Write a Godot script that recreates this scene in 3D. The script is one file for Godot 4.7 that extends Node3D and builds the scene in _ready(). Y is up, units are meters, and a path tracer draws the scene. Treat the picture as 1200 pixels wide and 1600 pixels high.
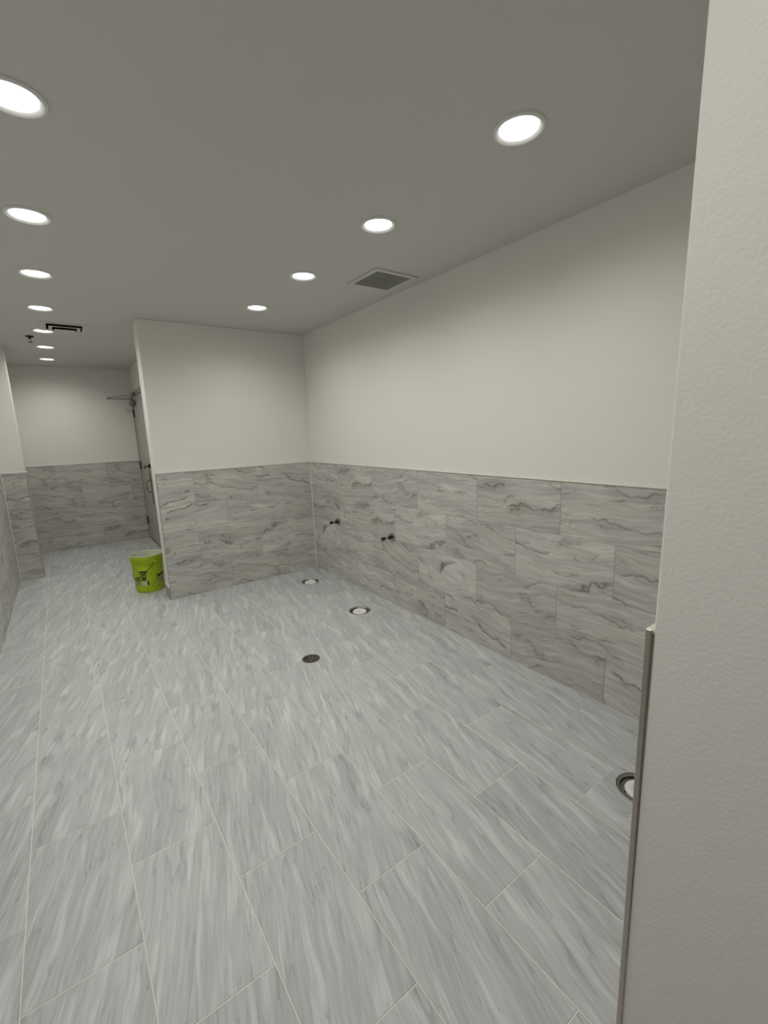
extends Node3D
# A long tiled washroom with a wet area between two partitions. The right wall's tile face is x = 0,
# the far partition's tile face is z = 0, the floor is y = 0.

const H := 2.509          # ceiling height
const WAINSCOT := 1.191   # top of the wall tiling
const PART := -1.536      # end of both partitions
const LEFT := -2.745      # tile face of the left wall
const BACK := 6.2
const END := -3.21        # tile face of the corridor's end wall
const STUB_X := -2.53
const STUB_Z := -1.80
const CORR_X := -1.235    # tile face of the corridor's right wall
const NEAR := 4.146       # tile face inside the near partition
const TILE_T := 0.008
const JOINT := 0.0028
const LAMP := 0.72        # strength of each downlight

var M := {}
var meshes := {}
var rng := RandomNumberGenerator.new()
var drains := [[Vector2(-0.29, 0.41), 0.090], [Vector2(-0.315, 1.383), 0.092], [Vector2(-1.015, 1.858), 0.060], [Vector2(-0.443, 3.722), 0.092]]

func _ready() -> void:
	rng.seed = 4711
	# ---------------------------------------------------------------- camera
	var cam := Camera3D.new()
	cam.name = "camera"
	add_child(cam)
	cam.position = Vector3(-2.2004, 1.4967, 4.4178)
	cam.rotation = Vector3(-0.1810, -0.6225, -0.0365)
	cam.fov = rad_to_deg(2.0 * atan(800.0 / 691.3))
	cam.near = 0.02
	cam.far = 60.0
	cam.current = true
	# ---------------------------------------------------------------- environment
	var env := Environment.new()
	env.background_mode = Environment.BG_COLOR
	env.background_color = Color.BLACK
	env.tonemap_mode = Environment.TONE_MAPPER_LINEAR
	env.tonemap_exposure = 1.0
	env.sdfgi_enabled = true
	env.ssao_enabled = true
	env.ssil_enabled = true
	var we := WorldEnvironment.new()
	we.name = "environment"
	we.environment = env
	add_child(we)

	make_materials()
	build_floor()
	build_ceiling()
	build_walls()
	build_trims()
	build_door()
	build_lights()
	build_vents()
	build_drains()
	build_taps()
	build_bucket()
	build_sprinkler()

# ==================================================================== helpers
func tag(o: Node, label := "", category := "", group := "", kind := "") -> void:
	if label != "": o.set_meta("label", label)
	if category != "": o.set_meta("category", category)
	if group != "": o.set_meta("group", group)
	if kind != "": o.set_meta("kind", kind)

func put(called: String, mesh: Mesh, mat: Material, parent: Node = self, at := Vector3.ZERO) -> MeshInstance3D:
	var o := MeshInstance3D.new()
	o.name = called
	o.mesh = mesh
	o.material_override = mat
	o.position = at
	o.cast_shadow = GeometryInstance3D.SHADOW_CASTING_SETTING_ON
	parent.add_child(o, true)
	return o

func base(called: String, at := Vector3.ZERO) -> Node3D:
	var o := Node3D.new()
	o.name = called
	o.position = at
	add_child(o, true)
	return o

func start() -> SurfaceTool:
	var st := SurfaceTool.new()
	st.begin(Mesh.PRIMITIVE_TRIANGLES)
	return st

func tri(st: SurfaceTool, p: Array, n: Array, uv: Array = []) -> void:
	var order := [0, 1, 2]
	var face: Vector3 = (p[1] - p[0]).cross(p[2] - p[0])
	if face.dot(n[0] + n[1] + n[2]) > 0.0:
		order = [0, 2, 1]
	for i in order:
		st.set_normal(n[i])
		st.set_uv(uv[i] if uv.size() else Vector2.ZERO)
		st.add_vertex(p[i])

func quad(st: SurfaceTool, a: Vector3, b: Vector3, c: Vector3, d: Vector3, n: Vector3, uv: Array = []) -> void:
	var u := uv if uv.size() else [Vector2(0, 0), Vector2(1, 0), Vector2(1, 1), Vector2(0, 1)]
	tri(st, [a, b, c], [n, n, n], [u[0], u[1], u[2]])
	tri(st, [a, c, d], [n, n, n], [u[0], u[2], u[3]])

# a box from lo to hi with chamfered edges (ch = 0: plain)
func add_box(st: SurfaceTool, lo: Vector3, hi: Vector3, ch := 0.0, xf := Transform3D.IDENTITY) -> void:
	var c := (lo + hi) / 2.0
	var e := (hi - lo) / 2.0
	var faces := []
	for ax in 3:
		for s in [-1.0, 1.0]:
			var n := Vector3.ZERO
			n[ax] = s
			var u := (ax + 1) % 3
			var v := (ax + 2) % 3
			var pts := []
			for q in [[-1, -1], [1, -1], [1, 1], [-1, 1]]:
				var p := Vector3.ZERO
				p[ax] = s * e[ax]
				p[u] = q[0] * (e[u] - ch)
				p[v] = q[1] * (e[v] - ch)
				pts.append(xf * (c + p))
			quad(st, pts[0], pts[1], pts[2], pts[3], xf.basis * n)
	if ch <= 0.0:
		return
	for ax in 3:
		var u := (ax + 1) % 3
		var v := (ax + 2) % 3
		for su in [-1.0, 1.0]:
			for sv in [-1.0, 1.0]:
				var pts := []
				for q in [[-1, 0], [1, 0], [1, 1], [-1, 1]]:
					var p := Vector3.ZERO
					p[ax] = q[0] * (e[ax] - ch)
					p[u] = su * (e[u] - (ch if q[1] == 0 else 0.0))
					p[v] = sv * (e[v] - (0.0 if q[1] == 0 else ch))
					pts.append(xf * (c + p))
				var n := Vector3.ZERO
				n[u] = su
				n[v] = sv
				quad(st, pts[0], pts[1], pts[2], pts[3], (xf.basis * n).normalized())
	for sx in [-1.0, 1.0]:
		for sy in [-1.0, 1.0]:
			for sz in [-1.0, 1.0]:
				var s := Vector3(sx, sy, sz)
				var pts := []
				for ax in 3:
					var p := Vector3.ZERO
					for k in 3:
						p[k] = s[k] * (e[k] - (0.0 if k == ax else ch))
					pts.append(xf * (c + p))
				var n := (xf.basis * s).normalized()
				tri(st, pts, [n, n, n])

func box_mesh(lo: Vector3, hi: Vector3, ch := 0.0) -> ArrayMesh:
	var st := start()
	add_box(st, lo, hi, ch)
	return st.commit()

# profile of (radius, height) turned about the y axis; crisp[i] not needed: every band has its own normals,
# bands meeting at less than `soft` degrees are shaded smoothly
func add_lathe(st: SurfaceTool, prof: Array, seg := 32, xf := Transform3D.IDENTITY, soft := 35.0) -> void:
	var bn := []
	for i in prof.size() - 1:
		var d: Vector2 = prof[i + 1] - prof[i]
		bn.append(Vector2(d.y, -d.x).normalized())
	for i in prof.size() - 1:
		var n0: Vector2 = bn[i]
		var n1: Vector2 = bn[i]
		if i > 0 and abs(rad_to_deg(bn[i].angle_to(bn[i - 1]))) < soft: n0 = (bn[i] + bn[i - 1]).normalized()
		if i < bn.size() - 1 and abs(rad_to_deg(bn[i].angle_to(bn[i + 1]))) < soft: n1 = (bn[i] + bn[i + 1]).normalized()
		var a: Vector2 = prof[i]
		var b: Vector2 = prof[i + 1]
		for k in seg:
			var t0 := TAU * k / seg
			var t1 := TAU * (k + 1) / seg
			var d0 := Vector3(cos(t0), 0, sin(t0))
			var d1 := Vector3(cos(t1), 0, sin(t1))
			var P := [d0 * a.x + Vector3.UP * a.y, d1 * a.x + Vector3.UP * a.y, d1 * b.x + Vector3.UP * b.y, d0 * b.x + Vector3.UP * b.y]
			var N := [d0 * n0.x + Vector3.UP * n0.y, d1 * n0.x + Vector3.UP * n0.y, d1 * n1.x + Vector3.UP * n1.y, d0 * n1.x + Vector3.UP * n1.y]
			var U := [Vector2(float(k) / seg, a.y), Vector2(float(k + 1) / seg, a.y), Vector2(float(k + 1) / seg, b.y), Vector2(float(k) / seg, b.y)]
			for j in 4:
				P[j] = xf * P[j]
				N[j] = (xf.basis * N[j]).normalized()
			if a.x > 1e-6: tri(st, [P[0], P[1], P[2]], [N[0], N[1], N[2]], [U[0], U[1], U[2]])
			if b.x > 1e-6: tri(st, [P[0], P[2], P[3]], [N[0], N[2], N[3]], [U[0], U[2], U[3]])

func lathe(prof: Array, seg := 32, xf := Transform3D.IDENTITY) -> ArrayMesh:
	var st := start()
	add_lathe(st, prof, seg, xf)
	return st.commit()

func add_tube(st: SurfaceTool, pts: Array, r: float, seg := 10) -> void:
	var rings := []
	var norms := []
	var up := Vector3.UP
	for i in pts.size():
		var d: Vector3 = (pts[min(i + 1, pts.size() - 1)] - pts[max(i - 1, 0)]).normalized()
		var s := d.cross(up)
		if s.length() < 0.05: s = d.cross(Vector3.RIGHT)
		s = s.normalized()
		var t := s.cross(d).normalized()
		var ring := []
		var nn := []
		for k in seg:
			var w := TAU * k / seg
			var n := s * cos(w) + t * sin(w)
			ring.append(pts[i] + n * r)
			nn.append(n)
		rings.append(ring)
		norms.append(nn)
	for i in pts.size() - 1:
		for k in seg:
			var l := (k + 1) % seg
			tri(st, [rings[i][k], rings[i][l], rings[i + 1][l]], [norms[i][k], norms[i][l], norms[i + 1][l]])
			tri(st, [rings[i][k], rings[i + 1][l], rings[i + 1][k]], [norms[i][k], norms[i + 1][l], norms[i + 1][k]])
	for e in [[0, pts[0] - pts[1]], [pts.size() - 1, pts[-1] - pts[-2]]]:
		var n: Vector3 = e[1].normalized()
		for k in seg:
			tri(st, [pts[e[0]], rings[e[0]][k], rings[e[0]][(k + 1) % seg]], [n, n, n])

func tube(pts: Array, r: float, seg := 10) -> ArrayMesh:
	var st := start()
	add_tube(st, pts, r, seg)
	return st.commit()

# ==================================================================== materials
func mat(called: String, color: Color, rough := 0.6, metal := 0.0) -> StandardMaterial3D:
	var m := StandardMaterial3D.new()
	m.resource_name = called
	m.albedo_color = color
	m.roughness = rough
	m.metallic = metal
	M[called] = m
	return m

func noise(sd: int, freq: float, octaves := 3, type := FastNoiseLite.TYPE_SIMPLEX_SMOOTH) -> FastNoiseLite:
	var n := FastNoiseLite.new()
	n.seed = sd
	n.noise_type = type
	n.frequency = freq
	n.fractal_type = FastNoiseLite.FRACTAL_FBM if octaves > 1 else FastNoiseLite.FRACTAL_NONE
	n.fractal_octaves = octaves
	return n

func noise_texture(sd: int, freq: float, size := 512, octaves := 4) -> NoiseTexture2D:
	var t := NoiseTexture2D.new()
	t.width = size
	t.height = size
	t.seamless = true
	t.noise = noise(sd, freq, octaves)
	return t

const FW := 512
const FH := 256
const COLS := 4
const ROWS := 3

# printed porcelain: twelve faces of layered, cracked stone
func wall_print() -> ImageTexture:
	var data := PackedByteArray()
	data.resize(FW * COLS * FH * ROWS * 3)
	var warp := noise(11, 1.0, 3)
	var strata := noise(12, 1.0, 2)
	var crack := noise(13, 1.0, 3)
	crack.fractal_octaves = 5
	crack.fractal_gain = 0.5
	var spot := noise(14, 1.0, 2)
	var r := RandomNumberGenerator.new()
	r.seed = 5
	for f in COLS * ROWS:
		var ox := f * 17.3
		var tilt := r.randf_range(-0.16, 0.16)
		var wamp := r.randf_range(0.07, 0.19)
		var warmth := r.randf_range(0.0, 1.0)
		var tone := r.randf_range(-0.03, 0.02)
		var cr := r.randf_range(0.6, 1.1)
		for j in FH:
			var y := float(j) / FH
			var o := ((f / COLS) * FH + j) * FW * COLS * 3 + (f % COLS) * FW * 3
			for i in FW:
				var x := 2.0 * i / FW
				var s := y + tilt * x + wamp * warp.get_noise_2d(x * 0.55 + ox, y * 0.9 + 3.0)
				var band := strata.get_noise_2d(s * 1.9 + ox, x * 0.32)
				var fine := strata.get_noise_2d(s * 11.0, x * 0.7 + ox)
				var hair := strata.get_noise_2d(s * 34.0, x * 1.6 + ox)
				var gate := clampf(spot.get_noise_2d(x * 0.75 + ox, s * 1.3 + 9.0) * 4.0 + 0.55, 0.0, 1.0)
				# cracks run along the layers, broken and jagged
				var q := s * 1.7 + 0.55 * crack.get_noise_2d(x * 0.75 + ox, y * 0.8 + 40.0)
				var d := (q - roundf(q)) / 1.7
				var dark := exp(-d * 62.0) * 0.68 + exp(-d * 14.0) * 0.32 if d > 0.0 else exp(d * 150.0)
				var q2 := s * 2.6 + 1.1 * crack.get_noise_2d(x * 0.6 + ox + 50.0, y * 1.1 + 120.0)
				var d2 := (q2 - roundf(q2)) / 2.6
				var gate2 := clampf(spot.get_noise_2d(x * 0.9 + ox + 5.0, s * 1.6 + 90.0) * 4.0 - 0.1, 0.0, 1.0)
				var dark2 := exp(-d2 * 80.0) * 0.75 + exp(-d2 * 18.0) * 0.25 if d2 > 0.0 else exp(d2 * 180.0)
				dark = maxf(dark * gate, 0.85 * dark2 * gate2)
				var c2 := crack.get_noise_2d(x * 0.5 + ox + 7.0, s * 2.4 + 80.0)
				var pale := exp(-absf(c2) * 38.0) * clampf(0.35 - spot.get_noise_2d(x * 0.8 + ox, s * 1.2 + 60.0) * 2.5, 0.0, 1.0)
				var warm := clampf(band * 1.2 - 0.05 + warmth * 0.35 + 0.5 * spot.get_noise_2d(x * 0.6 + ox, y + 20.0), 0.0, 1.0)
				var g := spot.get_noise_2d(x * 90.0, y * 90.0 + ox)
				var l := 0.748 + tone + 0.085 * band + 0.06 * fine + 0.055 * hair - 0.33 * cr * dark + 0.06 * pale + 0.025 * g
				l -= 0.03 * warm
				data[o] = int(clampf(l + 0.008 * warm + 0.002, 0, 1) * 255.0)
				data[o + 1] = int(clampf(l + 0.001 * warm, 0, 1) * 255.0)
				data[o + 2] = int(clampf(l - 0.016 - 0.022 * warm, 0, 1) * 255.0)
				o += 3
	return ImageTexture.create_from_image(Image.create_from_data(FW * COLS, FH * ROWS, false, Image.FORMAT_RGB8, data))

# printed porcelain: twelve faces of pale grey stone with slanting wisps
func floor_print() -> ImageTexture:
	var data := PackedByteArray()
	data.resize(FW * COLS * FH * ROWS * 3)
	var warp := noise(21, 1.0, 3)
	var streak := noise(22, 1.0, 3)
	var spot := noise(23, 1.0, 2)
	var r := RandomNumberGenerator.new()
	r.seed = 6
	for f in COLS * ROWS:
		var ox := f * 23.7
		var slant := r.randf_range(0.16, 0.30)
		var tone := r.randf_range(-0.018, 0.012)
		for j in FH:
			var y := float(j) / FH
			var o := ((f / COLS) * FH + j) * FW * COLS * 3 + (f % COLS) * FW * 3
			for i in FW:
				var x := 2.0 * i / FW
				var s := y + slant * x + 0.05 * warp.get_noise_2d(x * 0.5 + ox, y * 0.9)
				var b := streak.get_noise_2d(s * 2.2 + ox, x * 0.3)
				var w := streak.get_noise_2d(s * 5.0 + 30.0, x * 0.6 + ox)
				var fine := streak.get_noise_2d(s * 20.0 + ox, x * 1.3)
				var pale := clampf(w * 3.4 - 0.45, 0.0, 1.0)
				var cut := streak.get_noise_2d(s * 3.2 + 70.0, x * 0.36 + ox)
				var dark := 0.0
				if cut > 0.0: dark = exp(-cut * 9.0) * clampf(0.45 + 2.8 * spot.get_noise_2d(x * 0.7 + ox, s * 1.6), 0.0, 1.0)
				var line := exp(-absf(streak.get_noise_2d(s * 4.5 + 120.0, x * 0.4 + ox)) * 70.0) * clampf(3.0 * spot.get_noise_2d(x * 1.0 + ox, s * 2.4 + 50.0), 0.0, 1.0)
				var g := spot.get_noise_2d(x * 100.0, y * 100.0 + ox)
				var thin := streak.get_noise_2d(s * 46.0 + ox, x * 2.2 + 11.0)
				var l := 0.712 + tone + 0.045 * b + 0.045 * fine + 0.03 * thin + 0.06 * pale - 0.085 * dark - 0.14 * line + 0.02 * g
				data[o] = int(clampf(l - 0.004, 0, 1) * 255.0)
				data[o + 1] = int(clampf(l + 0.002, 0, 1) * 255.0)
				data[o + 2] = int(clampf(l + 0.002, 0, 1) * 255.0)
				o += 3
	return ImageTexture.create_from_image(Image.create_from_data(FW * COLS, FH * ROWS, false, Image.FORMAT_RGB8, data))

func make_materials() -> void:
	var peel := noise_texture(31, 0.045, 512, 3)
	peel.as_normal_map = true
	peel.bump_strength = 5.0
	var p := mat("wall_paint", Color(0.905, 0.900, 0.878), 0.55)
	p.normal_enabled = true
	p.normal_texture = peel
	p.normal_scale = 0.14
	p.uv1_triplanar = true
	p.uv1_world_triplanar = true
	p.uv1_scale = Vector3(4.5, 4.5, 4.5)
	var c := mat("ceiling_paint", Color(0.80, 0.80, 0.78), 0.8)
	c.normal_enabled = true
	c.normal_texture = peel
	c.normal_scale = 0.12
	c.uv1_triplanar = true
	c.uv1_world_triplanar = true
	c.uv1_scale = Vector3(4.5, 4.5, 4.5)
	var w := mat("wall_tile", Color.WHITE, 0.42)
	w.albedo_texture = wall_print()
	var f := mat("floor_tile", Color.WHITE, 0.48)
	f.albedo_texture = floor_print()
	mat("floor_grout", Color(0.87, 0.87, 0.85), 0.9)
	mat("wall_grout", Color(0.66, 0.66, 0.63), 0.9)
	mat("trim_metal", Color(0.76, 0.73, 0.69), 0.40, 1.0)
	mat("trim_light", Color(0.86, 0.84, 0.80), 0.38, 0.25)
	mat("steel", Color(0.66, 0.65, 0.63), 0.28, 1.0)
	mat("brushed_steel", Color(0.52, 0.51, 0.49), 0.38, 1.0)
	mat("chrome", Color(0.62, 0.60, 0.60), 0.12, 1.0)
	mat("dark_metal", Color(0.10, 0.095, 0.09), 0.45, 0.6)
	mat("black", Color(0.03, 0.03, 0.03), 0.9)
	mat("white_plastic", Color(0.88, 0.88, 0.87), 0.4)
	mat("vent_plastic", Color(0.80, 0.80, 0.77), 0.5)
	mat("grille_plastic", Color(0.66, 0.66, 0.64), 0.6)
	mat("door_paint", Color(0.66, 0.645, 0.61), 0.45)
	mat("frame_paint", Color(0.62, 0.60, 0.57), 0.45)
	var glow := mat("lamp_glow", Color(0.95, 0.95, 0.95), 0.5)
	glow.emission_enabled = true
	glow.emission = Color(1.0, 0.985, 0.96)
	glow.emission_energy_multiplier = 8.0
	mat("brass_dark", Color(0.25, 0.21, 0.17), 0.4, 0.8)

# ==================================================================== tiles
func face_uv(face: int, flip: bool, x: float, y: float) -> Vector2:
	var u := clampf(x, 0.004, 0.996)
	var v := clampf(y, 0.008, 0.992)
	if flip:
		u = 1.0 - u
		v = 1.0 - v
	return Vector2((face % COLS + u) / COLS, (face / COLS + v) / ROWS)

# one tile w long (x), h wide (y), its face at z = 0, cut out of a full tile at (cx, cy)
func tile_mesh(w: float, h: float, fw: float, fh: float, cx: float, cy: float, face: int, flip: bool, holes: Array = []) -> ArrayMesh:
	var key := "%.4f %.4f %.3f %.3f %d %s" % [w, h, cx, cy, face, flip]
	if holes.is_empty() and meshes.has(key):
		return meshes[key]
	var st := start()
	var ch := 0.0009
	var uv := func(p: Vector2) -> Vector2: return face_uv(face, flip, (p.x + cx) / fw, (p.y + cy) / fh)
	if holes.is_empty():
		var o := [Vector2(0, 0), Vector2(w, 0), Vector2(w, h), Vector2(0, h)]
		var q := [Vector2(ch, ch), Vector2(w - ch, ch), Vector2(w - ch, h - ch), Vector2(ch, h - ch)]
		quad(st, Vector3(q[0].x, q[0].y, 0), Vector3(q[1].x, q[1].y, 0), Vector3(q[2].x, q[2].y, 0), Vector3(q[3].x, q[3].y, 0), Vector3.BACK, [uv.call(q[0]), uv.call(q[1]), uv.call(q[2]), uv.call(q[3])])
		for i in 4:
			var k := (i + 1) % 4
			var d: Vector2 = (o[k] - o[i]).normalized()
			var n := Vector3(d.y, -d.x, 0)
			quad(st, Vector3(o[i].x, o[i].y, -ch), Vector3(o[k].x, o[k].y, -ch), Vector3(q[k].x, q[k].y, 0), Vector3(q[i].x, q[i].y, 0), (n + Vector3.BACK).normalized(), [uv.call(o[i]), uv.call(o[k]), uv.call(q[k]), uv.call(q[i])])
			quad(st, Vector3(o[i].x, o[i].y, -TILE_T), Vector3(o[k].x, o[k].y, -TILE_T), Vector3(o[k].x, o[k].y, -ch), Vector3(o[i].x, o[i].y, -ch), n, [uv.call(o[i]), uv.call(o[k]), uv.call(o[k]), uv.call(o[i])])
	else:
		for piece in pierced(Rect2(0, 0, w, h), holes):
			add_slab(st, piece, TILE_T, uv)
	var m := st.commit()
	if holes.is_empty():
		meshes[key] = m
	return m

# a rectangle less some discs, as simple polygons
func pierced(r: Rect2, holes: Array) -> Array:
	var xs := [r.position.x, r.end.x]
	for q in holes:
		if q[0].x > r.position.x and q[0].x < r.end.x: xs.append(q[0].x)
	xs.sort()
	var out := []
	for i in xs.size() - 1:
		var parts := [PackedVector2Array([Vector2(xs[i], r.position.y), Vector2(xs[i + 1], r.position.y), Vector2(xs[i + 1], r.end.y), Vector2(xs[i], r.end.y)])]
		for q in holes:
			var disc := PackedVector2Array()
			for k in 40:
				disc.append(q[0] + q[1] * Vector2(cos(TAU * k / 40), sin(TAU * k / 40)))
			var rest := []
			for p in parts:
				rest.append_array(Geometry2D.clip_polygons(p, disc))
			parts = rest
		out.append_array(parts)
	return out

func add_slab(st: SurfaceTool, poly: PackedVector2Array, thick: float, uv: Callable) -> void:
	var idx := Geometry2D.triangulate_polygon(poly)
	for t in range(0, idx.size(), 3):
		var a := poly[idx[t]]
		var b := poly[idx[t + 1]]
		var c := poly[idx[t + 2]]
		tri(st, [Vector3(a.x, a.y, 0), Vector3(b.x, b.y, 0), Vector3(c.x, c.y, 0)], [Vector3.BACK, Vector3.BACK, Vector3.BACK], [uv.call(a), uv.call(b), uv.call(c)])
	var turn := -1.0 if Geometry2D.is_polygon_clockwise(poly) else 1.0
	for i in poly.size():
		var a := poly[i]
		var b := poly[(i + 1) % poly.size()]
		var d := (b - a).normalized() * turn
		quad(st, Vector3(a.x, a.y, -thick), Vector3(b.x, b.y, -thick), Vector3(b.x, b.y, 0), Vector3(a.x, a.y, 0), Vector3(d.y, -d.x, 0), [uv.call(a), uv.call(b), uv.call(b), uv.call(a)])

# rows of wall tiles on a plane: origin at the lower left corner of the tiled face, u to the right seen from the room
func tile_wall(parent: Node3D, origin: Vector3, u: Vector3, length: float, offsets: Array, seed_: int, top := WAINSCOT) -> void:
	var n := u.cross(Vector3.UP)
	var bas := Basis(u, Vector3.UP, n)
	var rows := [0.0, 0.2826, 0.584, 0.8865, WAINSCOT - 0.004]
	var pitch := 0.6126
	var fh := 0.3015
	var r := RandomNumberGenerator.new()
	r.seed = seed_
	var grout := put("grout", box_mesh(Vector3(0, 0, -TILE_T), Vector3(length, WAINSCOT - 0.004, -0.0016)), M.wall_grout, parent)
	grout.transform = Transform3D(bas, origin)
	var last := -1
	for k in 4:
		var y0: float = rows[k] + JOINT / 2
		var y1: float = rows[k + 1] - JOINT / 2
		var off: float = fposmod(offsets[k], pitch) - pitch
		var x := off
		while x < length - 0.004:
			var a: float = max(x, 0.0)
			var b: float = min(x + pitch, length)
			if b - a > 0.012:
				var face := r.randi() % (COLS * ROWS)
				if face == last: face = (face + 5) % (COLS * ROWS)
				last = face
				var flip := r.randf() < 0.5
				var ta := a + (JOINT / 2 if a > 0.0 else 0.0008)
				var tb := b - (JOINT / 2 if b < length else 0.0008)
				var cy := maxf(0.0, 0.302 - (y1 - y0)) if k == 0 else 0.0
				var m := tile_mesh(tb - ta, y1 - y0, pitch, fh + 0.004, a - x, cy, face, flip)
				var o := put("tile", m, M.wall_tile, parent)
				o.transform = Transform3D(bas, origin + u * ta + Vector3.UP * y0)
			x += pitch

# ==================================================================== setting
func build_floor() -> void:
	var fl := base("floor")
	tag(fl, "", "", "", "structure")
	var x0 := LEFT - 0.02
	var x1 := 0.02
	# the bed with grout in the joints, pierced by the drains (plane x = world z, y = world x)
	var bas := Basis(Vector3(0, 0, 1), Vector3(1, 0, 0), Vector3(0, 1, 0))
	var holes := []
	for d in drains:
		holes.append([Vector2(d[0].y, d[0].x), d[1] + 0.0005])
	var st := start()
	for piece in pierced(Rect2(END - 0.02, x0, BACK - END + 0.04, x1 - x0), holes):
		add_slab(st, piece, 0.12, func(_p): return Vector2.ZERO)
	var bed := put("grout", st.commit(), M.floor_grout, fl)
	bed.transform = Transform3D(bas, Vector3(0, -0.0012, 0))
	var lines := [0.0, -0.138, -0.420, -0.711, -1.008, -1.305, -1.600, -1.897, -2.193, -2.489, LEFT]
	var ref := [2.97, 3.282, 2.995, 3.323, 3.042, 3.357, 3.060, 3.378, 3.080, 3.400]
	var pitch := 0.600
	var fh := 0.2960
	var r := RandomNumberGenerator.new()
	r.seed = 99
	var last := -1
	for c in 10:
		var xa: float = lines[c + 1] + JOINT / 2
		var xb: float = lines[c] - JOINT / 2
		var z: float = ref[c]
		while z > END: z -= pitch
		while z < BACK:
			var a: float = max(z, END)
			var b: float = min(z + pitch, BACK)
			# the corridor is narrower
			var lo := xa
			var hi := xb
			if b - a > 0.02:
				var face := r.randi() % (COLS * ROWS)
				if face == last: face = (face + 5) % (COLS * ROWS)
				last = face
				var flip := r.randf() < 0.5
				var ta := a + JOINT / 2
				var tb := b - JOINT / 2
				var mine := []
				for h in holes:
					var near := Vector2(clampf(h[0].x, ta, tb), clampf(h[0].y, lo, hi))
					if near.distance_to(h[0]) < h[1]:
						mine.append([h[0] - Vector2(ta, lo), h[1] - 0.0005])
				var cy := 0.0 if c > 0 else fh - (hi - lo)
				if c == 9: cy = maxf(0.0, fh - (hi - lo))
				var m := tile_mesh(tb - ta, hi - lo, pitch, fh, a - z, cy, face, flip, mine)
				var o := put("tile", m, M.floor_tile, fl)
				o.transform = Transform3D(bas, Vector3(lo, 0, ta))
			z += pitch

func build_ceiling() -> void:
	# pierced by the exhaust grille, the square diffuser; plane x = world x, y = world z seen from below
	var st := start()
	var bands := [[LEFT - 0.2, 0.2, END - 0.2, -0.78], [LEFT - 0.2, -2.175, -0.78, -0.48], [-1.865, 0.2, -0.78, -0.48],
		[LEFT - 0.2, 0.2, -0.48, 1.655], [LEFT - 0.2, -0.405, 1.655, 1.945], [-0.125, 0.2, 1.655, 1.945], [LEFT - 0.2, 0.2, 1.945, BACK + 0.2]]
	for b in bands:
		add_box(st, Vector3(b[0], H, b[2]), Vector3(b[1], H + 0.12, b[3]))
	tag(put("ceiling", st.commit(), M.ceiling_paint), "", "", "", "structure")

func wall(called: String, lo: Vector3, hi: Vector3, ch := 0.0) -> MeshInstance3D:
	var o := put(called, box_mesh(lo, hi, ch), M.wall_paint)
	tag(o, "", "", "", "structure")
	return o

func build_walls() -> void:
	var t := TILE_T
	var up := Vector3.UP
	# right wall of the wet area and beyond the near partition
	var w := wall("wall_right", Vector3(t, 0, -0.2), Vector3(0.16, H, BACK + 0.15))
	# offsets: joints at z = 3.0306 etc., origin z = 0, u = +z
	tile_wall(w, Vector3(0, 0, 0), Vector3(0, 0, 1), NEAR, [3.3255, 3.027, 3.3441, 3.0306], 1)
	# far partition
	w = wall("wall_partition_far", Vector3(PART, 0, -0.2), Vector3(t, H, -t), 0.003)
	tile_wall(w, Vector3(PART, 0, 0), Vector3(1, 0, 0), -PART, [1.2, 0.304, 0.597, 0.312], 2)
	# near partition
	w = wall("wall_partition_near", Vector3(PART, 0, NEAR + t), Vector3(t, H, NEAR + t + 0.2))
	var st := start()   # a little out of plumb
	add_box(st, Vector3(PART, 0, NEAR + t), Vector3(t, H, NEAR + t + 0.2), 0.003, Transform3D(Basis(Vector3.RIGHT, Vector3(0, 1, 0.0065), Vector3.BACK), Vector3(0, 0, -0.0065 * WAINSCOT + 0.001)))
	w.mesh = st.commit()
	tile_wall(w, Vector3(0, 0, NEAR), Vector3(-1, 0, 0), -PART, [0.3, 0.0, 0.3, 0.0], 3)
	# left wall
	w = wall("wall_left", Vector3(LEFT - 0.15, 0, END - 0.15), Vector3(LEFT - t, H, BACK + 0.15))
	tile_wall(w, Vector3(LEFT, 0, BACK), Vector3(0, 0, -1), BACK - STUB_Z, [0.2, 0.5, 0.2, 0.5], 4)
	tile_wall(w, Vector3(LEFT, 0, STUB_Z - 0.16), Vector3(0, 0, -1), STUB_Z - 0.16 - END, [0.3, 0.1, 0.3, 0.1], 6)
	# a pier standing out from the left wall
	w = wall("wall_pier", Vector3(LEFT - t, 0, STUB_Z - 0.16), Vector3(STUB_X - t, H, STUB_Z - t), 0.003)
	tile_wall(w, Vector3(LEFT, 0, STUB_Z), Vector3(1, 0, 0), STUB_X - LEFT, [0.5, 0.4, 0.5, 0.4], 5)
	tile_wall(w, Vector3(STUB_X, 0, STUB_Z), Vector3(0, 0, -1), 0.16, [0.3, 0.1, 0.3, 0.1], 9)
	# end of the corridor
	w = wall("wall_end", Vector3(LEFT - 0.15, 0, END - 0.15), Vector3(0.16, H, END - t))
	tile_wall(w, Vector3(LEFT, 0, END), Vector3(1, 0, 0), CORR_X - LEFT, [0.30, 0.60, 0.12, 0.45], 7)
	# right side of the corridor, with the door opening z -3.15 .. -2.20 and 2.13 high
	w = wall("wall_right_corridor", Vector3(CORR_X + t, 0, -2.15), Vector3(CORR_X + 0.16, H, -0.2))
	tile_wall(w, Vector3(CORR_X, 0, -2.15), Vector3(0, 0, 1), 1.95, [0.3, 0.0, 0.3, 0.0], 8)
	put("lintel", box_mesh(Vector3(CORR_X + t, 2.15, END), Vector3(CORR_X + 0.16, H, -2.15)), M.wall_paint, w)
	# behind the camera
	wall("wall_back", Vector3(LEFT - 0.15, 0, BACK), Vector3(0.16, H, BACK + 0.15))

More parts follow.
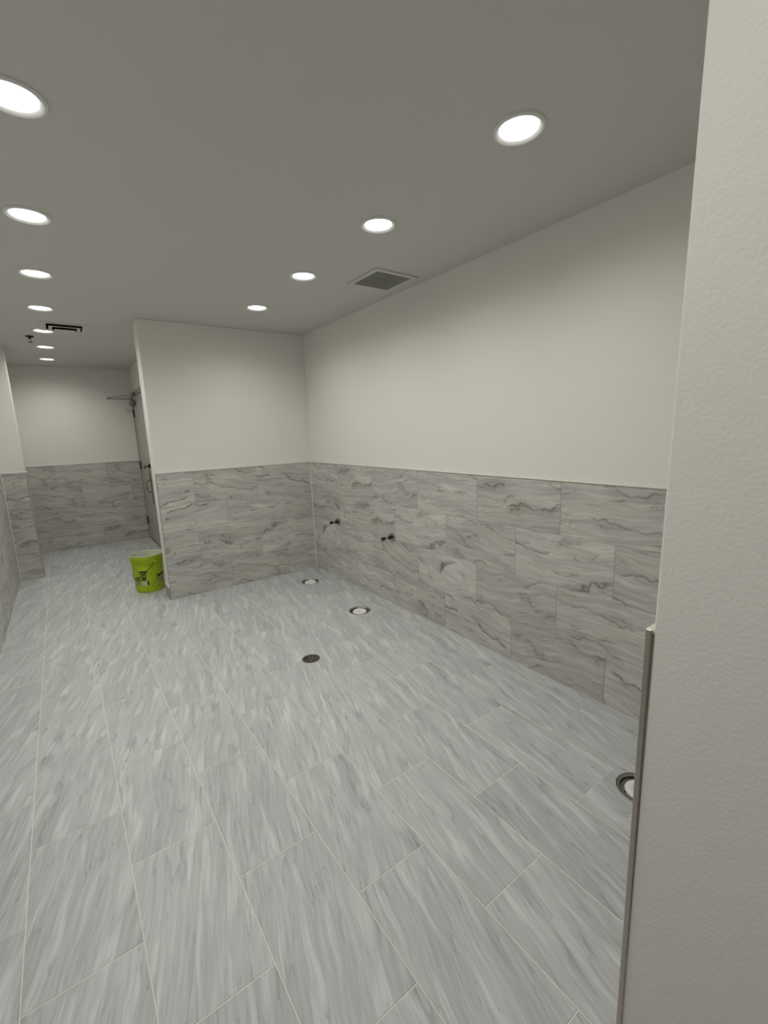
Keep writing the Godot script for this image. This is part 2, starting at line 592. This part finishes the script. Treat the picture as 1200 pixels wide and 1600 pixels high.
func strip(lo: Vector3, hi: Vector3, ch := 0.0012, m: Material = M.trim_metal) -> MeshInstance3D:
	trim_count += 1
	var o := put("trim_%d" % trim_count, box_mesh(lo, hi, ch), m)
	tag(o, "", "", "", "structure")
	return o

var trim_count := 0

func build_trims() -> void:
	var a := WAINSCOT - 0.0035
	var b := WAINSCOT + 0.0060
	var p := 0.0035   # proud of the tiles
	strip(Vector3(-p, a, 0), Vector3(TILE_T + 0.002, b, NEAR), 0.0030, M.trim_light)
	strip(Vector3(PART, a, -TILE_T - 0.002), Vector3(0, b, p), 0.0030, M.trim_light)
	strip(Vector3(PART, a, NEAR - p), Vector3(0, b, NEAR + TILE_T + 0.002), 0.0030, M.trim_light)
	strip(Vector3(LEFT - TILE_T - 0.002, a, STUB_Z), Vector3(LEFT + p, b, BACK), 0.0030, M.trim_light)
	strip(Vector3(LEFT, a, STUB_Z - TILE_T - 0.002), Vector3(STUB_X + p, b, STUB_Z + p), 0.0030, M.trim_light)
	strip(Vector3(STUB_X - TILE_T - 0.002, a, STUB_Z - 0.16), Vector3(STUB_X + p, b, STUB_Z), 0.0030, M.trim_light)
	strip(Vector3(LEFT - TILE_T - 0.002, a, END), Vector3(LEFT + p, b, STUB_Z - 0.16), 0.0030, M.trim_light)
	strip(Vector3(LEFT, a, END - TILE_T - 0.002), Vector3(CORR_X, b, END + p), 0.0030, M.trim_light)
	strip(Vector3(CORR_X - p, a, -2.15), Vector3(CORR_X + TILE_T + 0.002, b, -0.2), 0.0030, M.trim_light)
	p = 0.0010
	# upright edges of the tiling
	strip(Vector3(PART - 0.003, 0, -TILE_T), Vector3(PART + 0.0015, b, p))
	strip(Vector3(PART - 0.003, 0, NEAR - p), Vector3(PART + 0.0015, b, NEAR + TILE_T))
	strip(Vector3(STUB_X - 0.008, 0, STUB_Z - 0.008), Vector3(STUB_X + p, b, STUB_Z + p))
	# inside corners
	strip(Vector3(-0.008, 0, -0.002), Vector3(0.002, WAINSCOT - 0.004, 0.008), 0.003).material_override = M.floor_grout
	strip(Vector3(LEFT - 0.002, 0, STUB_Z - 0.002), Vector3(LEFT + 0.007, WAINSCOT - 0.004, STUB_Z + 0.007), 0.003).material_override = M.floor_grout
	# low tiled base on the painted ends of the partitions
	for q in [[-0.2, -TILE_T - 0.001, "far"], [NEAR + TILE_T + 0.001, NEAR + TILE_T + 0.2, "near"]]:
		var o := put("baseboard_partition_" + q[2], box_mesh(Vector3(PART - 0.009, 0, q[0]), Vector3(PART, 0.118, q[1]), 0.001), M.base_tile if M.has("base_tile") else mat("base_tile", Color(0.64, 0.635, 0.61), 0.45))
		tag(o, "", "", "", "structure")
		var c := put("cap", box_mesh(Vector3(PART - 0.0115, 0.118, q[0]), Vector3(PART, 0.125, q[1]), 0.001), M.trim_light, o)

func build_door() -> void:
	var d := base("door_1", Vector3(CORR_X, 0, -3.145))   # at the hinges
	tag(d, "", "", "", "structure")
	var w := 0.915
	# hollow metal frame
	var st := start()
	add_box(st, Vector3(-0.012, 0, -0.065), Vector3(0.15, 2.18, -0.004), 0.002)
	put("jamb", st.commit(), M.frame_paint, d)
	put("jamb", box_mesh(Vector3(-0.012, 0, w + 0.008), Vector3(0.15, 2.18, w + 0.065), 0.002), M.frame_paint, d)
	put("head", box_mesh(Vector3(-0.012, 2.118, -0.004), Vector3(0.15, 2.18, w + 0.008), 0.002), M.frame_paint, d)
	put("stop", box_mesh(Vector3(0.05, 0, w - 0.012), Vector3(0.07, 2.118, w + 0.008), 0.001), M.frame_paint, d)
	put("threshold", box_mesh(Vector3(-0.005, 0.0005, 0), Vector3(0.15, 0.008, w), 0.002), M.dark_metal, d)
	var leaf := put("leaf", box_mesh(Vector3(-0.004, 0.014, 0.0), Vector3(0.041, 2.113, w), 0.002), M.door_paint, d)
	for y in [0.285, 1.12, 1.885]:
		st = start()
		add_tube(st, [Vector3(-0.012, y - 0.057, -0.003), Vector3(-0.012, y + 0.057, -0.003)], 0.008, 10)
		add_box(st, Vector3(-0.008, y - 0.055, -0.03), Vector3(-0.004, y + 0.055, 0.03), 0.0005)
		put("hinge", st.commit(), M.dark_metal, d)
	# door closer: body on the leaf, arm folded out to the frame
	var c := put("closer", box_mesh(Vector3(-0.062, 1.985, 0.06), Vector3(-0.004, 2.05, 0.30), 0.006), M.brushed_steel, d)
	st = start()
	add_tube(st, [Vector3(-0.033, 2.04, 0.12), Vector3(-0.033, 2.085, 0.12)], 0.014, 12)
	add_box(st, Vector3(-0.33, 2.076, 0.108), Vector3(-0.02, 2.086, 0.132), 0.002)
	put("arm", st.commit(), M.brushed_steel, c)
	st = start()
	var tip := Vector3(-0.318, 2.094, 0.12)
	var foot := Vector3(-0.02, 2.125, 0.34)
	var dirv := (foot - tip)
	var bas := Basis.looking_at(dirv.normalized(), Vector3.UP)
	add_box(st, Vector3(-0.011, -0.004, -dirv.length()), Vector3(0.011, 0.004, 0), 0.002, Transform3D(bas, tip))
	add_box(st, Vector3(-0.034, 2.118, 0.28), Vector3(-0.012, 2.150, 0.40), 0.003)
	add_tube(st, [Vector3(-0.318, 2.072, 0.12), Vector3(-0.318, 2.102, 0.12)], 0.013, 12)
	put("forearm", st.commit(), M.brushed_steel, c)
	# lock with knob, pull plate and D-shaped pull
	st = start()
	var xf := Transform3D(Basis(Vector3(0, -1, 0), Vector3(-1, 0, 0), Vector3(0, 0, -1)), Vector3(-0.004, 1.135, 0.73))
	add_lathe(st, [Vector2(0.034, 0.0), Vector2(0.034, 0.006), Vector2(0.014, 0.010), Vector2(0.013, 0.034), Vector2(0.026, 0.044), Vector2(0.030, 0.058), Vector2(0.025, 0.070), Vector2(0.0, 0.075)], 20, xf)
	put("knob", st.commit(), M.chrome, d)
	st = start()
	var lx := Transform3D(Basis(Vector3(0, -1, 0), Vector3(-1, 0, 0), Vector3(0, 0, -1)), Vector3(-0.004, 1.145, 0.84))
	add_lathe(st, [Vector2(0.030, 0.0), Vector2(0.030, 0.016), Vector2(0.022, 0.022), Vector2(0.0, 0.022)], 20, lx)
	put("deadbolt", st.commit(), M.dark_metal, d)
	put("pull_plate", box_mesh(Vector3(-0.007, 0.62, 0.69), Vector3(-0.004, 1.06, 0.79), 0.0008), M.brushed_steel, d)
	st = start()
	var pts := []
	for k in 13:
		var t := PI * k / 12.0
		pts.append(Vector3(-0.008 - 0.055 * pow(sin(t), 0.5), 0.865 + 0.085 * cos(t), 0.74))
	add_tube(st, pts, 0.008, 10)
	put("pull_handle", st.commit(), M.chrome, d)

# ==================================================================== lamps
func build_lights() -> void:
	var spots := []
	for k in 4: spots.append([-0.767, 3.304 - k * 0.843])
	for k in 9: spots.append([-2.175, 4.2775 - k * 0.8525])
	var names := {
		0: "round white downlight above the wet area, nearest of the right row and largest",
		1: "round white downlight of the right row, second from the near wall",
		2: "round white downlight of the right row, beside the square exhaust grille",
		3: "round white downlight of the right row, closest to the far partition",
		4: "round white downlight of the left row, straight above the camera",
		5: "round white downlight of the left row, overhead between camera and view",
		6: "round white downlight cut by the left edge of the photo",
		7: "round white downlight of the left row, second one in view",
		8: "round white downlight of the left row, third one in view",
		9: "round white downlight of the left row, fourth, just before the dark slotted diffuser",
		10: "round white downlight of the left row, fifth, beside the sprinkler and dark diffuser",
		11: "round white downlight of the left row, last but one before the corridor's end wall",
		12: "round white downlight of the left row, farthest, next to the corridor's end wall",
	}
	var ring := lathe([Vector2(0.066, 0.004), Vector2(0.067, -0.0015), Vector2(0.078, -0.0095), Vector2(0.082, -0.0100), Vector2(0.088, -0.006), Vector2(0.089, 0.0)], 48)
	var lens := lathe([Vector2(0.067, -0.0012), Vector2(0.050, -0.0026), Vector2(0.025, -0.0034), Vector2(0.0, -0.0037)], 48)
	for i in spots.size():
		var o := base("downlight", Vector3(spots[i][0], H, spots[i][1]))
		tag(o, names.get(i, "round white downlight in the ceiling behind the camera"), "downlight", "round recessed ceiling downlights")
		put("trim_ring", ring, M.white_plastic, o)
		put("lens", lens, M.lamp_glow, o)
		var l := SpotLight3D.new()
		l.name = "lamp"
		l.light_size = 0.02
		l.light_color = Color(1.0, 0.992, 0.97)
		l.light_energy = LAMP
		l.spot_angle = 80.0
		l.spot_angle_attenuation = 1.0
		l.spot_range = 14.0
		l.spot_attenuation = 2.0
		l.shadow_enabled = true
		l.position = Vector3(0, -0.0025, 0)
		l.rotation = Vector3(-PI / 2, 0, 0)
		o.add_child(l, true)

# ==================================================================== vents
func build_vents() -> void:
	# exhaust grille
	var o := base("exhaust_grille", Vector3(-0.265, H, 1.80))
	tag(o, "square white exhaust fan grille with narrow grey slats in the ceiling", "vent")
	var st := start()
	var a := 0.142
	var b := 0.176
	for s in [-1.0, 1.0]:
		add_box(st, Vector3(-b, -0.009, s * (a + b) / 2 - (b - a) / 2), Vector3(b, 0.0, s * (a + b) / 2 + (b - a) / 2), 0.002)
		add_box(st, Vector3(s * (a + b) / 2 - (b - a) / 2, -0.009, -a), Vector3(s * (a + b) / 2 + (b - a) / 2, 0.0, a), 0.002)
	put("frame", st.commit(), M.vent_plastic, o)
	st = start()
	add_box(st, Vector3(-0.155, 0.10, -0.155), Vector3(0.155, 0.11, 0.155))
	for s in [-1.0, 1.0]:
		add_box(st, Vector3(-0.155, 0.0005, s * 0.150 - 0.0045), Vector3(0.155, 0.10, s * 0.150 + 0.0045))
		add_box(st, Vector3(s * 0.150 - 0.0045, 0.0005, -0.145), Vector3(s * 0.150 + 0.0045, 0.10, 0.145))
	put("housing", st.commit(), M.black, o)
	var n := 22
	var slat := start()
	add_box(slat, Vector3(-0.0047, -0.0010, -a), Vector3(0.0047, 0.0010, a), 0.0, Transform3D(Basis(Vector3.BACK, 0.30), Vector3.ZERO))
	var sm := slat.commit()
	for k in n:
		put("slat", sm, M.grille_plastic, o, Vector3(-a + 2 * a * (k + 0.5) / n, -0.004, 0))
	put("crossbar", box_mesh(Vector3(-a, -0.001, -0.003), Vector3(a, 0.006, 0.003)), M.grille_plastic, o)

	# square stepped diffuser
	o = base("ceiling_diffuser", Vector3(-2.02, H, -0.63))
	tag(o, "square white ceiling air diffuser with black gaps between its steps", "vent")
	st = start()
	var e := 0.132
	var f := 0.185
	for s in [-1.0, 1.0]:
		var m: float = s * (e + f) / 2
		add_box(st, Vector3(-f, -0.005, m - (f - e) / 2), Vector3(f, 0.0, m + (f - e) / 2), 0.001)
		add_box(st, Vector3(m - (f - e) / 2, -0.005, -e), Vector3(m + (f - e) / 2, 0.0, e), 0.001)
	put("frame", st.commit(), M.vent_plastic, o)
	st = start()
	add_box(st, Vector3(-0.17, 0.115, -0.17), Vector3(0.17, 0.12, 0.17))
	for s in [-1.0, 1.0]:
		add_box(st, Vector3(-0.155, 0.0005, s * 0.147 - 0.0015), Vector3(0.155, 0.115, s * 0.147 + 0.0015))
		add_box(st, Vector3(s * 0.152 - 0.0015, 0.0005, -0.145), Vector3(s * 0.152 + 0.0015, 0.115, 0.145))
	put("housing", st.commit(), M.black, o)
	# a hanging ring and a hanging centre plate, each a step lower
	st = start()
	for s in [-1.0, 1.0]:
		var m2: float = s * 0.103
		add_box(st, Vector3(-0.116, -0.021, m2 - 0.013), Vector3(0.116, -0.018, m2 + 0.013), 0.001)
		add_box(st, Vector3(m2 - 0.013, -0.021, -0.09), Vector3(m2 + 0.013, -0.018, 0.09), 0.001)
	put("ring", st.commit(), M.vent_plastic, o)
	put("centre_plate", box_mesh(Vector3(-0.076, -0.037, -0.076), Vector3(0.076, -0.034, 0.076), 0.001), M.vent_plastic, o)
	for x in [-0.10, -0.05, 0.05, 0.10]:
		put("hanger", box_mesh(Vector3(x - 0.003, -0.018 if absf(x) > 0.07 else -0.034, -0.003), Vector3(x + 0.003, 0.115, 0.003)), M.black, o)

func build_sprinkler() -> void:
	var o := base("sprinkler", Vector3(-2.287, H, -1.153))
	tag(o, "small dark fire sprinkler head hanging from the corridor ceiling", "sprinkler")
	put("escutcheon", lathe([Vector2(0.0, 0.0), Vector2(0.034, 0.0), Vector2(0.036, -0.004), Vector2(0.030, -0.010), Vector2(0.012, -0.014), Vector2(0.0, -0.014)], 24), M.dark_metal, o)
	var st := start()
	add_lathe(st, [Vector2(0.010, -0.012), Vector2(0.010, -0.026), Vector2(0.0, -0.026)], 16)
	for s in [-1.0, 1.0]:
		add_tube(st, [Vector3(s * 0.008, -0.024, 0), Vector3(s * 0.014, -0.036, 0), Vector3(s * 0.010, -0.050, 0), Vector3(0, -0.056, 0)], 0.0025, 8)
	put("frame_arms", st.commit(), M.dark_metal, o)
	put("deflector", lathe([Vector2(0.0, -0.056), Vector2(0.017, -0.057), Vector2(0.017, -0.059), Vector2(0.0, -0.060)], 20), M.dark_metal, o)

# ==================================================================== drains
func build_drains() -> void:
	var labels := ["round floor drain with a white plug, in the far corner of the wet area", "round floor drain with a white plug, middle one beside the right wall",
		"open round floor drain with a dark pierced grate in the middle of the floor", "round floor drain with a white plug, half hidden by the near partition's edge"]
	for i in 4:
		var d: Array = drains[i]
		var r: float = d[1] - 0.0012
		var o := base("floor_drain", Vector3(d[0].x, 0, d[0].y))
		tag(o, labels[i], "drain", "floor drains")
		if i == 2:
			put("rim", lathe([Vector2(r - 0.004, -0.030), Vector2(r - 0.004, -0.002), Vector2(r - 0.003, -0.0005), Vector2(r, -0.001), Vector2(r, -0.030)], 48), M.steel, o)
			# pierced grate, sunk below the tiles
			var g := r - 0.0045
			var holes := []
			for ring in [[0.020, 6], [0.040, 12]]:
				for k in ring[1]:
					var t: float = TAU * (k + 0.3) / ring[1]
					holes.append([Vector2(cos(t), sin(t)) * ring[0], 0.0066])
			var poly := PackedVector2Array()
			for k in 40: poly.append(Vector2(cos(TAU * k / 40), sin(TAU * k / 40)) * g)
			var st := start()
			for piece in pierced_disc(poly, holes):
				add_slab(st, piece, 0.002, func(_p): return Vector2.ZERO)
			var gr := put("grate", st.commit(), M.brushed_steel, o)
			gr.transform = Transform3D(Basis(Vector3(0, 0, 1), Vector3(1, 0, 0), Vector3(0, 1, 0)), Vector3(0, -0.014, 0))
			put("sump", lathe([Vector2(g, -0.017), Vector2(g * 0.8, -0.045), Vector2(0.0, -0.046)], 32), M.black, o)
		else:
			put("rim", lathe([Vector2(r - 0.014, -0.030), Vector2(r - 0.013, -0.007), Vector2(r - 0.010, -0.004), Vector2(r - 0.004, -0.0035), Vector2(r - 0.002, -0.006), Vector2(r, -0.010), Vector2(r, -0.030)], 48), M.steel, o)
			put("collar", lathe([Vector2(0.056, -0.014), Vector2(0.060, -0.010), Vector2(r - 0.016, -0.012), Vector2(r - 0.013, -0.030)], 48), M.brushed_steel, o)
			for k in 4:
				var t := TAU * (k + 0.4) / 4
				put("screw", lathe([Vector2(0.0, 0.0015), Vector2(0.003, 0.001), Vector2(0.004, -0.001)], 10), M.dark_metal, o, Vector3(cos(t) * 0.067, -0.0110, sin(t) * 0.067))
			var p := put("plug", lathe([Vector2(0.0, -0.012), Vector2(0.024, -0.011), Vector2(0.030, -0.005), Vector2(0.042, -0.0020), Vector2(0.054, -0.004), Vector2(0.060, -0.011), Vector2(0.060, -0.026)], 40), M.white_plastic, o)
			put("grip", box_mesh(Vector3(-0.018, -0.0115, -0.003), Vector3(0.018, -0.002, 0.003), 0.0015), M.white_plastic, p)
			put("sump", lathe([Vector2(r - 0.001, -0.030), Vector2(r - 0.02, -0.045), Vector2(0.0, -0.046)], 32), M.black, o)

func pierced_disc(poly: PackedVector2Array, holes: Array) -> Array:
	var xs := [-1.0]
	for q in holes: xs.append(q[0].x)
	xs.append(1.0)
	xs.sort()
	var out := []
	for i in xs.size() - 1:
		if xs[i + 1] - xs[i] < 1e-5: continue
		var band := PackedVector2Array([Vector2(xs[i], -1), Vector2(xs[i + 1], -1), Vector2(xs[i + 1], 1), Vector2(xs[i], 1)])
		var parts := Array(Geometry2D.intersect_polygons(poly, band))
		for q in holes:
			if q[0].x + q[1] < xs[i] or q[0].x - q[1] > xs[i + 1]: continue
			var disc := PackedVector2Array()
			for k in 10: disc.append(q[0] + q[1] * Vector2(cos(TAU * k / 10), sin(TAU * k / 10)))
			var rest := []
			for p in parts: rest.append_array(Geometry2D.clip_polygons(p, disc))
			parts = rest
		for p in parts:
			if p.size() >= 3: out.append(p)
	return out

# ==================================================================== taps
func build_taps() -> void:
	var spots := [[0.605, 0.551, "chrome tap stub on the tiled right wall, nearer the far corner", 0.096], [0.602, 1.461, "chrome tap stub on the tiled right wall, larger one nearer the camera", 0.108]]
	for s in spots:
		var o := base("tap_stub", Vector3(0, s[0], s[1]))
		tag(o, s[2], "tap", "tap stubs on the tiled wall")
		# local y of the lathe points out of the wall (-x)
		var xf := Transform3D(Basis(Vector3(0, 1, 0), Vector3(-1, 0, 0), Vector3(0, 0, 1)), Vector3.ZERO)
		var len_: float = s[3]
		put("escutcheon", lathe([Vector2(0.036, 0.0), Vector2(0.036, 0.004), Vector2(0.032, 0.010), Vector2(0.020, 0.014), Vector2(0.014, 0.015)], 32, xf), M.chrome, o)
		put("pipe", lathe([Vector2(0.0115, 0.010), Vector2(0.0115, len_ * 0.55), Vector2(0.0105, len_ * 0.56), Vector2(0.0105, len_ - 0.024)], 24, xf), M.chrome, o)
		put("collar", lathe([Vector2(0.0105, 0.026), Vector2(0.018, 0.026), Vector2(0.018, 0.040), Vector2(0.0105, 0.041)], 6, xf), M.dark_metal, o)
		var tip := put("end_cap", lathe([Vector2(0.0105, len_ - 0.026), Vector2(0.0150, len_ - 0.025), Vector2(0.0150, len_ - 0.004), Vector2(0.013, len_), Vector2(0.009, len_), Vector2(0.009, len_ - 0.010), Vector2(0.0, len_ - 0.010)], 24, xf), M.brass_dark, o)

# ==================================================================== bucket
func bucket_print() -> ImageTexture:
	var w := 1024
	var h := 384
	var im := Image.create(w, h, false, Image.FORMAT_RGB8)
	var lime := Color(0.66, 0.77, 0.06)
	var n := noise(51, 0.012, 3)
	var n2 := noise(52, 0.03, 3)
	for y in h:
		for x in w:
			var a := TAU * x / w
			var px := cos(a) * 160.0
			var pz := sin(a) * 160.0
			var v := n.get_noise_3d(px, pz, y)
			var d := clampf(n2.get_noise_3d(px, pz, y * 0.6) * 2.2 - 0.55, 0.0, 1.0) * (1.0 if y > 150 else 0.25)
			var c := lime.darkened(clampf(-v * 0.25, 0, 1)).lightened(clampf(v * 0.10, 0, 1))
			c = c.lerp(Color(0.56, 0.57, 0.50), d * 0.8)
			im.set_pixel(x, y, c)
	# grey smears where the print is rubbed off
	for side in [0, 512]:
		for q in [Rect2i(side + 84, 218, 106, 70), Rect2i(side + 372, 196, 112, 96)]:
			for y in range(q.position.y, q.end.y):
				for x in range(q.position.x, q.end.x):
					var k := clampf(0.75 + 2.0 * n2.get_noise_2d(x * 1.4, y * 0.9), 0.0, 1.0)
					im.set_pixel(x, y, im.get_pixel(x, y).lerp(Color(0.50, 0.51, 0.43), k * 0.85))
	# print: dark bars, a drawing in dull green, a plain white panel
	var ink := Color(0.045, 0.05, 0.04)
	var olive := Color(0.30, 0.38, 0.07)
	for side in [0, 512]:
		var o: int = side
		im.fill_rect(Rect2i(o + 176, 96, 92, 22), ink)                    # bar above the drawing
		for k in 6: im.fill_rect(Rect2i(o + 184 + k * 13, 103, 8, 2), Color(0.45, 0.5, 0.2))
		im.fill_rect(Rect2i(o + 200, 128, 52, 90), olive)
		im.fill_rect(Rect2i(o + 208, 132, 40, 12), ink)
		im.fill_rect(Rect2i(o + 212, 150, 30, 18), Color(0.62, 0.66, 0.42))
		im.fill_rect(Rect2i(o + 206, 190, 16, 20), ink)
		im.fill_rect(Rect2i(o + 230, 196, 20, 14), ink)
		im.fill_rect(Rect2i(o + 100, 184, 84, 12), ink)                   # broken lettering to its left
		for k in 5: im.fill_rect(Rect2i(o + 112 + k * 15, 200 + (k % 2) * 8, 11, 22), ink)
		im.fill_rect(Rect2i(o + 196, 234, 56, 50), Color(0.76, 0.77, 0.70))  # plain panel
		im.fill_rect(Rect2i(o + 258, 230, 18, 56), ink)
		# tilted bar
		for x in 104:
			var y0 := 168 - int(x * 0.16)
			im.fill_rect(Rect2i(o + 376 + x, y0, 1, 30), ink)
			if x % 13 < 7 and x > 10 and x < 96: im.fill_rect(Rect2i(o + 376 + x, y0 + 12, 1, 5), Color(0.42, 0.46, 0.18))
	return ImageTexture.create_from_image(im)

func build_bucket() -> void:
	var o := base("bucket", Vector3(-1.637, 0, -0.50))
	tag(o, "lime green plastic bucket with black print standing by the far partition's end", "bucket")
	var m := mat("bucket_plastic", Color.WHITE, 0.42)
	m.albedo_texture = bucket_print()
	m.texture_repeat = true
	var rimm := mat("bucket_rim", Color(0.66, 0.77, 0.06), 0.42)
	var inner := mat("bucket_inside", Color(0.84, 0.85, 0.76), 0.6)
	var hb := 0.30
	# body with printed wall; uv v = 1 at the bottom
	var st := start()
	add_lathe(st, [Vector2(0.0, 0.006), Vector2(0.118, 0.006), Vector2(0.120, 0.0), Vector2(0.126, 0.0), Vector2(0.1295, 0.004), Vector2(0.1415, hb)], 64)
	var body := ArrayMesh.new()
	var arr := st.commit_to_arrays()
	var uvs: PackedVector2Array = arr[Mesh.ARRAY_TEX_UV]
	for i in uvs.size(): uvs[i] = Vector2(-uvs[i].x * 1.0, 1.0 - uvs[i].y / hb)
	arr[Mesh.ARRAY_TEX_UV] = uvs
	body.add_surface_from_arrays(Mesh.PRIMITIVE_TRIANGLES, arr)
	var b := put("body", body, m, o)
	b.rotation.y = -0.29
	# ribbed collar
	put("collar", lathe([Vector2(0.1415, hb), Vector2(0.1500, hb + 0.001), Vector2(0.1500, hb + 0.005), Vector2(0.1430, hb + 0.007), Vector2(0.1435, hb + 0.020), Vector2(0.1515, hb + 0.022), Vector2(0.1515, hb + 0.026), Vector2(0.1440, hb + 0.028), Vector2(0.1445, hb + 0.040), Vector2(0.1515, hb + 0.042), Vector2(0.1515, hb + 0.046), Vector2(0.1465, hb + 0.048), Vector2(0.1468, hb + 0.062), Vector2(0.1500, hb + 0.064), Vector2(0.1500, hb + 0.068)], 64), rimm, o)
	put("lip", lathe([Vector2(0.1500, hb + 0.068), Vector2(0.1490, hb + 0.0715), Vector2(0.1465, hb + 0.072), Vector2(0.1445, hb + 0.070)], 64), inner, o)
	put("inside", lathe([Vector2(0.1445, hb + 0.070), Vector2(0.1385, hb), Vector2(0.1265, 0.010), Vector2(0.0, 0.009)], 64), inner, o)
	# wire bail hanging down the front, with its grip
	st = start()
	var pts := []
	var grip := []
	var side := Basis(Vector3.UP, -1.25)
	for k in 25:
		var t := PI * k / 24.0
		var rr := 0.158
		var y := hb + 0.012 - 0.165 * sin(t)
		var p := Vector3(-cos(t) * rr, y, sin(t) * 0.150)
		if sin(t) > 0.25:
			var ring := Vector2(p.x, p.z).normalized() * (0.1295 + 0.040 * y + 0.006)
			p = Vector3(ring.x, y, ring.y)
		pts.append(side * p)
		if k >= 10 and k <= 14: grip.append(side * p)
	add_tube(st, pts, 0.0021, 8)
	put("bail", st.commit(), M.dark_metal, o)
	for k in [0, 24]:
		var q: Vector3 = pts[k]
		var dd := Vector3(q.x, 0, q.z).normalized()
		var ex := Transform3D(Basis(Vector3.UP.cross(dd), dd, Vector3.UP.cross(dd).cross(dd)), q - dd * 0.014)
		put("ear", lathe([Vector2(0.015, 0.0), Vector2(0.015, 0.013), Vector2(0.012, 0.016), Vector2(0.0, 0.016)], 16, ex), rimm, o)
